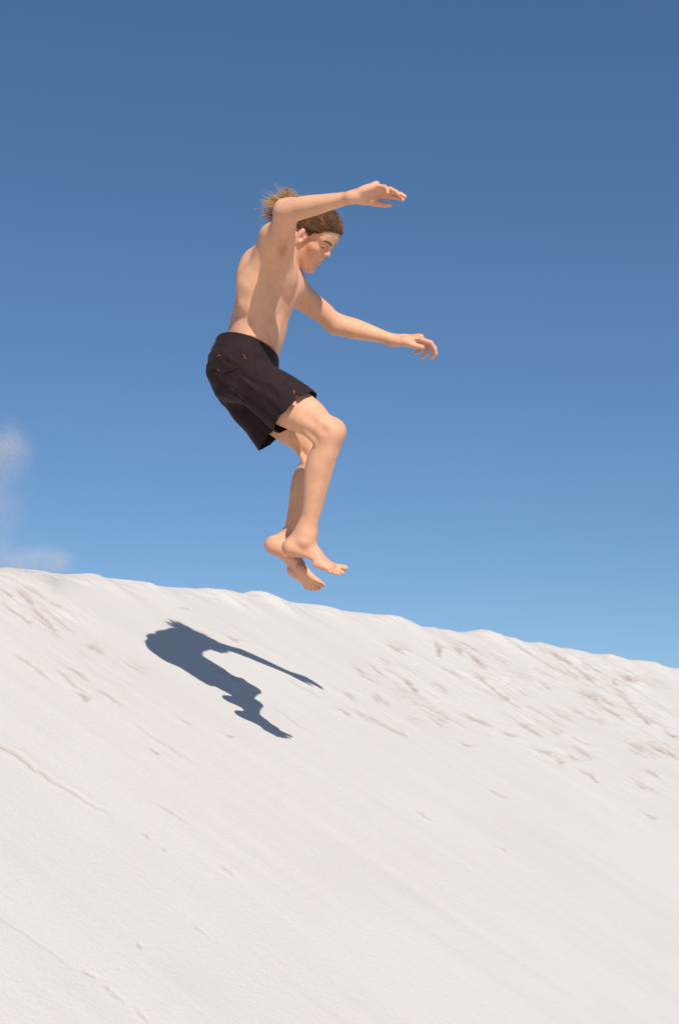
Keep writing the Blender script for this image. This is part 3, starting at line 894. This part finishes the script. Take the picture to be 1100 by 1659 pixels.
def ribbon(G, pxs, w, t, lift):
    """a raised flat strip laid on the surface of G through photo pixels"""
    out = []
    for u, v in pxs: out.append(surf(G, u, v))
    V, F = [], []
    n = len(out)
    for i, (p, nn) in enumerate(out):
        d = norm(out[min(i + 1, n - 1)][0] - out[max(i - 1, 0)][0]); sd_ = norm(np.cross(d, nn))
        for sgn, h in ((-1, lift - .001), (-.8, lift + t), (.8, lift + t), (1, lift - .001)):
            V.append(p + sd_ * w * .5 * sgn + nn * h)
    for i in range(n - 1):
        for k in range(3):
            a = i * 4 + k; F.append([a, a + 1, a + 5, a + 4])
    F.append([3, 2, 1, 0]); b = (n - 1) * 4; F.append([b, b + 1, b + 2, b + 3])
    return np.array(V), np.array(F)

def lerp_px(a, b, n): return [(a[0] + (b[0] - a[0]) * i / (n - 1), a[1] + (b[1] - a[1]) * i / (n - 1)) for i in range(n)]

TACK = plain_material('orange_thread', (0.42, 0.075, 0.02), .7, .2)
SEAM = plain_material('seam_thread', (0.075, 0.045, 0.045), .8, .2)

def shorts_details(shorts, G):
    off = Vector((0, 0, 0))
    def part(name, VF, mat):
        P = VF[0] @ ROT.T + CAM - np.array(shorts.parent.location)
        return mesh_object(name, P, VF[1], mat, shorts, False)
    tacks = [((352, 578), (357, 575)), ((395, 574), (396.5, 579)), ((396.5, 579), (399, 582)), ((352, 598), (356, 601)), ((474.5, 632), (478, 635)), ((476.8, 634), (476.2, 638))]
    for a, b in tacks:
        part('bar_tack', ribbon(G, lerp_px(a, b, 3), .0026, .0012, .0), TACK)
    part('pocket_flap', ribbon(G, [(365, 603), (374, 600), (384, 595), (394, 588)], .010, .0025, .0), CLOTH)
    part('seam', ribbon(G, [(352, 607), (372, 611), (398, 606), (425, 603), (452, 612), (474, 631)], .0016, .0006, -.0002), CLOTH)
    part('seam', ribbon(G, lerp_px((373, 627), (440, 686), 12), .0022, .0008, -.0004), SEAM)

# ---- hair
HAIRMAT, hnt, hb = new_mat('hair')
hv = N(hnt, 'ShaderNodeVertexColor'); hv.layer_name = 'tone'
hnt.links.new(hv.outputs['Color'], hb.inputs['Base Color'])
hb.inputs['Roughness'].default_value = .5; hb.inputs['Specular IOR Level'].default_value = .22
hb.inputs['Sheen Weight'].default_value = .05

def hair_surface(x_dir):
    """point on the scalp shell (local head metres) in direction x_dir from the skull centre"""
    c = np.array([.006, 0, .048]); d = x_dir / np.linalg.norm(x_dir)
    r = np.array([.096, .079, .086])
    return c + d / np.linalg.norm(d / r)

def build_hair(root):
    rng = np.random.RandomState(3)
    Vs, Fs, Cs = [], [], []
    base = 0
    dark = np.array([.090, .038, .015]); mid = np.array([.24, .108, .036]); gold = np.array([.66, .40, .16])
    def tube(pts, r0, r1, col0, col1):
        nonlocal base
        n = len(pts)
        for i, p in enumerate(pts):
            d = norm(pts[min(i + 1, n - 1)] - pts[max(i - 1, 0)])
            a = norm(np.cross(d, [0.3, 1, .2])); b = np.cross(d, a)
            t = i / (n - 1); r = r0 + (r1 - r0) * t
            if t < .08: r *= .5
            for k in range(3):
                an = 2 * math.pi * k / 3
                Vs.append(p + a * math.cos(an) * r + b * math.sin(an) * r)
                Cs.append(col0 + (col1 - col0) * t**1.3)
        for i in range(n - 1):
            for k in range(3):
                k2 = (k + 1) % 3
                Fs.append((base + i*3 + k, base + i*3 + k2, base + i*3 + 3 + k2, base + i*3 + 3 + k))
        base += n * 3
    # hairline in local head coordinates: from one side round the forehead to the other
    def hairline(q):           # q -1..1 (near ear .. far ear)
        a = abs(q)
        pts = np.array([[.094, 0, .082], [.092, .022, .080], [.078, .050, .070], [.062, .062, .050], [.040, .070, .040], [.030, .074, .014], [.016, .076, .040], [-.020, .076, .038], [-.045, .066, -.02]])
        t = a * 8; i = min(int(t), 7); f = t - i
        p = pts[i] * (1 - f) + pts[i + 1] * f
        p = p.copy(); p[1] *= np.sign(q) if q else 1
        return p
    gather = np.array([-.095, 0, .040])
    centre = np.array([.006, 0, .048])
    for k in range(4600):
        q = rng.uniform(-1, 1)
        p0 = hairline(q)
        f0 = rng.uniform(0, 1)**1.3 * .85            # roots spread from hairline to crown
        d0 = (p0 - centre) * (1 - f0) + (gather + np.array([0, .05 * q, .05]) - centre) * f0
        d1 = gather + np.array([.01 * rng.normal(), .035 * q + .018 * rng.normal(), .02 * rng.normal() + .015]) - centre
        pts = []
        lift = rng.uniform(.000, .0085); n = 11
        ph = rng.uniform(0, 6.28); lock = math.sin(q * 40 + 2 * math.sin(q * 11))
        for i in range(n):
            t = i / (n - 1)
            d = d0 / np.linalg.norm(d0) * (1 - t) + d1 / np.linalg.norm(d1) * t
            s_ = hair_surface(d)
            out = (s_ - centre) / np.linalg.norm(s_ - centre)
            s_ = s_ + out * (lift * min(1, t * 5 + .15) + .0018 * lock * min(1, 3 * t) + .0008 * math.sin(ph + t * 9))
            s_[1] += .0035 * math.sin(t * 5 + q * 9) * t
            pts.append(H(*s_))
        c = dark if rng.uniform() < .55 else mid
        c = c * rng.uniform(.75, 1.3) * (1 + .22 * lock)
        tube(pts, .0009, .0007, c, c * 1.15 + .02 * gold)
    # flying ends: clumps thrown up and back
    root_p = H(-.090, 0, .045)
    clumps = []
    tips = [(436, 350, .01), (434, 357, .02), (440, 340, 0), (448, 330, .01), (443, 350, -.02), (430, 345, .02), (428, 330, -.02), (436, 322, .03), (447, 318, -.02), (455, 312, .02), (462, 307, 0), (470, 314, .03), (476, 317, -.03), (433, 338, .05),
            (440, 326, .0), (452, 322, .05), (438, 352, .02), (445, 340, -.03), (460, 322, -.04), (434, 330, -.05), (468, 322, .04)]
    for ti, (tu, tv, td) in enumerate(tips):
        tip = Q(tu, tv, td + .02)
        ctrl = root_p + (tip - root_p) * .5 + np.array([-.01, 0, .018 + .02 * rng.normal()])
        curl_a, curl_f = rng.uniform(.007, .012), rng.uniform(1.3, 2.2)
        for k in range(110):
            st = H(-.075 - .012 * rng.uniform(), .045 * rng.normal() * .6, .045 + .026 * rng.normal())
            sprd = rng.normal(size=3) * (.0042 + .004 * (ti % 3 == 0))
            ln = rng.uniform(.55, 1.06)
            n = 16; pts = []
            ph = rng.uniform(0, .3) + ti
            for i in range(n):
                t = i / (n - 1) * ln
                p = st * (1 - t)**2 + 2 * ctrl * t * (1 - t) + tip * t * t
                wv = curl_a * t * np.array([math.sin(ph + t * 6.28 * curl_f), math.cos(ph * 1.3 + t * 5 * curl_f), math.cos(ph + t * 6.28 * curl_f)])
                pts.append(p + wv + sprd * (t * 1.6 + .3 * math.sin(t * 7)))
            c = mid * rng.uniform(.6, 1.4); g = (gold if ti > 4 else gold * .45) * rng.uniform(.5, 1.4)
            tube(pts, .0010, .0005, c, g)
    # a few wind-blown single hairs
    for k in range(60):
        st = H(-.07, .05 * rng.normal(), .05 + .03 * rng.normal())
        tip = Q(rng.uniform(420, 482), rng.uniform(304, 370), rng.uniform(-.05, .08))
        mid_p = (st + tip) / 2 + rng.normal(size=3) * .02
        pts = [st * (1 - t)**2 + 2 * mid_p * t * (1 - t) + tip * t * t for t in np.linspace(0, 1, 14)]
        tube(pts, .0006, .0003, mid, gold)
    ob = add_part('hair', np.array(Vs), np.array(Fs), HAIRMAT, root)
    attr_color(ob.data, 'tone', np.clip(np.array(Cs), 0, 1))
    # scalp layer under the strands
    G = Grid(H(0, 0, .05) - .13, H(0, 0, .05) + .13, .003)
    P = G.pts(tuple(slice(0, n) for n in G.n))
    L = ((P - HC) @ HR.T.astype(np.float32)) / HS
    c = np.array([.006, 0, .048]); r = np.array([.0945, .0775, .0845])
    a = (L - c) / r; k0 = np.sqrt((a*a).sum(-1)) + 1e-6; k1 = np.sqrt(((a / r)**2).sum(-1)) + 1e-6
    D = k0 * (k0 - 1) / k1
    # face-side boundary: forehead, temple recess, sideburn, behind the ear
    x, y, z = L[..., 0], np.abs(L[..., 1]), L[..., 2]
    ax_ = np.array([-.12, -.055, -.030, -.018, .012, .020, .030, .042, .055, .074, .090, .12]); bz = np.array([-.03, -.03, .000, .034, .038, .010, .012, .036, .060, .071, .085, .10])
    lim = np.interp(x, ax_, bz)
    D = smax(D, (lim - z) * .7, .004)
    D = smax(D, -(k0 * (k0 - 1) / k1 + .02), .002)
    G.D = D.astype(np.float32)
    V, F = G.mesh(1)
    sc_ = add_part('scalp_hair', V, F, HAIRMAT, root)
    rngc = VNoise(9)
    Ll = (V - HC) @ HR.T / HS
    m = .5 + .5 * fbm(rngc, Ll[:, 1] * 220, Ll[:, 0] * 12, 2)
    attr_color(sc_.data, 'tone', np.clip(dark[None] * (.55 + .8 * m[:, None]), 0, 1))
    return ob

def build_eyes(root):
    em, ent, eb = new_mat('eye'); eb.inputs['Roughness'].default_value = .15
    ev = N(ent, 'ShaderNodeVertexColor'); ev.layer_name = 'tone'; ent.links.new(ev.outputs['Color'], eb.inputs['Base Color'])
    for s in (-1, 1):
        V, F = [], []
        n, m = 20, 14
        look = norm(HR[0] - HR[2] * .45)
        a = norm(np.cross(look, HR[1])); b = np.cross(look, a)
        c = H(.0815, s * .031, .0115); col = []
        for i in range(m):
            th = math.pi * (i + .5) / m
            for j in range(n):
                p = 2 * math.pi * j / n
                V.append(c + .0118 * HS * (look * math.cos(th) + (a * math.cos(p) + b * math.sin(p)) * math.sin(th)))
                col.append((.02, .012, .01) if th < .25 else (.10, .12, .10) if th < .55 else (.62, .55, .50))
        for i in range(m - 1):
            for j in range(n): F.append([i*n+j, i*n+(j+1) % n, (i+1)*n+(j+1) % n, (i+1)*n+j])
        F += [list(range(n))[::-1], [(m-1)*n + j for j in range(n)]]
        o = add_part('eye', V, F, em, root); attr_color(o.data, 'tone', np.array(col))

def build_person():
    root = bpy.data.objects.new('person', None); COL.objects.link(root)
    base = W(Q(480, 905, 0.02))
    root.location = base
    root['label'] = 'long-haired barefoot man in dark shorts jumping in mid-air above the dune'
    root['category'] = 'person'
    G = build_body()
    shorts, SG, prims = build_shorts(root)
    tuck_body(G, prims)
    V, F = G.mesh(relax=1)
    # tone
    skin = np.array([0.655, 0.335, 0.195])
    tone = np.tile(skin, (len(V), 1))
    nz = VNoise(21)
    m = 0.5 + 0.5 * fbm(nz, V[:, 0] * 16, V[:, 2] * 16 + V[:, 1] * 9, 3)
    tone *= (0.95 + 0.08 * m)[:, None]
    m2 = 1.3 * fbm(VNoise(33), V[:, 0] * 60, V[:, 2] * 60 + V[:, 1] * 40, 3)
    tone *= 1 + np.stack([.015 * m2, .035 * m2, .04 * m2], -1)
    def blob(c, r, col, amt, soft=0.5, R=None):
        p = V - c
        if R is not None: p = p @ R.T
        d = np.sqrt(((p / np.asarray(r))**2).sum(-1))
        w = (amt * (1 - sstep(d, 1 - soft, 1.0)))[:, None]
        tone[:] = tone * (1 - w) + np.asarray(col) * w
    red = (0.60, 0.25, 0.16)
    for c, r, a in ((KNR + [.03, 0, 0], .075, .42), (KNL, .07, .5), (ELR, .05, .35), (ELL_, .05, .25), (WRR + [.10, 0, 0], .10, .45), (WRL + [.11, 0, 0], .10, .40),
                    (ANR + [.06, 0, -.07], .13, .35), (ANL + [.05, 0, -.08], .13, .40), (H(.12, 0, -.02), .02, .45), (H(-.004, -.08, 0), .035, .65), (H(-.004, .08, 0), .035, .65)):
        blob(c, (r, r, r), red, a, 0.9)
    blob(H(.092, 0, -.0560), (.02, .0225, .0055), (.45, .14, .11), .8, .5, HR)
    blob(H(.091, 0, -.0690), (.02, .0205, .0065), (.47, .15, .12), .8, .5, HR)
    for s in (-1, 1):
        # eyebrows; lash line, broadened with eye-socket shade painted into the skin tone
        for k in np.linspace(0, 1, 9):
            blob(H(.099 - .018 * k**1.6, s * (.013 + .032 * k), .0315 + .006 * math.sin(k * 2.6)), (.024, .0085, .0050), (.10, .045, .024), .9, .6, HR)
        blob(H(.092, s * .032, .0085), (.012, .0175, .0042), (.075, .033, .020), .9, .6, HR)
        blob(H(.094, s * .020, .005), (.012, .008, .006), (.40, .20, .13), .35, .8, HR)
    # nipples, armpit hair, navel
    blob(NIP, (.014, .014, .014), (.36, .15, .10), .8, .5)
    blob(Q(456, 407, -.24), (.020, .08, .026), (.26, .13, .06), .45, .9)
    blob(Q(462, 400, -.24), (.012, .08, .018), (.26, .13, .06), .3, .9)
    body = add_part('body', V, F, SKIN, root)
    attr_color(body.data, 'tone', np.clip(tone, 0, 1))
    shorts_details(shorts, SG)
    build_hair(root)
    build_eyes(root)
    return root, G

def add_part(name, V, F, mat, root, smooth=True, tags=None):
    P = np.asarray(V) @ ROT.T + CAM - np.array(root.location)
    return mesh_object(name, P, F, mat, root, smooth, tags)

NIP = Q(475, 467, -.13)
person, BODYGRID = build_person()
# ------------------------------------------------------------------ sand thrown up behind the crest
def puff_volume():
    m = bpy.data.materials.new('airborne_sand'); m.use_nodes = True
    nt = m.node_tree; nt.nodes.clear()
    out = nt.nodes.new('ShaderNodeOutputMaterial'); pv = nt.nodes.new('ShaderNodeVolumePrincipled')
    pv.inputs['Color'].default_value = (0.95, 0.90, 0.88, 1); pv.inputs['Anisotropy'].default_value = -0.2
    tcn = nt.nodes.new('ShaderNodeTexCoord')
    ln = N(nt, 'ShaderNodeVectorMath'); ln.operation = 'LENGTH'
    nt.links.new(tcn.outputs['Object'], ln.inputs[0])
    fall = N(nt, 'ShaderNodeMapRange'); fall.inputs['From Min'].default_value = 1.0; fall.inputs['From Max'].default_value = 0.25
    fall.interpolation_type = 'SMOOTHSTEP'
    nt.links.new(ln.outputs['Value'], fall.inputs['Value'])
    n1 = N(nt, 'ShaderNodeTexNoise', Scale=1.9, Detail=4.0, Roughness=0.6); nt.links.new(tcn.outputs['Object'], n1.inputs['Vector'])
    r1 = N(nt, 'ShaderNodeMapRange'); r1.inputs['From Min'].default_value = 0.40; r1.inputs['From Max'].default_value = 0.68
    nt.links.new(n1.outputs['Fac'], r1.inputs['Value'])
    mu = N(nt, 'ShaderNodeMath'); mu.operation = 'MULTIPLY'
    nt.links.new(fall.outputs[0], mu.inputs[0]); nt.links.new(r1.outputs[0], mu.inputs[1])
    m2 = N(nt, 'ShaderNodeMath'); m2.operation = 'MULTIPLY'; m2.inputs[1].default_value = 1.5
    nt.links.new(mu.outputs[0], m2.inputs[0]); nt.links.new(m2.outputs[0], pv.inputs['Density'])
    nt.links.new(pv.outputs[0], out.inputs['Volume'])
    return m

def ico(sub=2):
    import bmesh
    bm = bmesh.new(); bmesh.ops.create_icosphere(bm, subdivisions=sub, radius=1.0)
    V = np.array([v.co[:] for v in bm.verts]); F = np.array([[v.index for v in f.verts] for f in bm.faces]); bm.free()
    return V, F

def build_puffs():
    mat = puff_volume(); V, F = ico(3)
    for (u, v, d, rx, ry, rz) in ((2, 735, 1.0, .19, .15, .19), (50, 905, 1.0, .25, .15, .10), (-20, 830, 1.1, .20, .15, .30)):
        ob = mesh_object('sand_puff', V, F, mat, tags={'kind': 'stuff', 'label': 'thin pale puff of kicked-up sand drifting above the crest at the left edge'})
        ob.location = W(Q(u, v, d)); ob.scale = (rx, ry, rz)
    rng = np.random.RandomState(8)
    T = np.array([[0, 0, 1], [.94, 0, -.33], [-.47, .82, -.33], [-.47, -.82, -.33]]); TF = np.array([[0, 1, 2], [0, 2, 3], [0, 3, 1], [1, 3, 2]])
    Vs, Fs = [], []
    n = 0
    for (cu, cv, su, sv, cnt) in ((4, 735, 20, 26, 9000), (25, 718, 12, 16, 1500), (95, 915, 12, 14, 3500), (30, 915, 42, 16, 9000), (0, 830, 26, 50, 5000), (25, 670, 14, 12, 12), (10, 895, 9, 12, 300)):
        for k in range(cnt):
            p = W(Q(cu + rng.normal() * su, min(cv + rng.normal() * sv, 926), 1.0 + rng.normal() * .12))
            s = rng.uniform(.0005, .0010) * (3.0 if rng.uniform() < .002 else 1)
            A = T * s * np.array([1.6, 1, .8])
            Vs.append(A + p); Fs.append(TF + n); n += 4
    ob = mesh_object('airborne_sand_grains', np.concatenate(Vs), np.concatenate(Fs), SAND, smooth=False,
                     tags={'kind': 'stuff', 'label': 'white sand grains flying above the crest at the left edge'})
build_puffs()
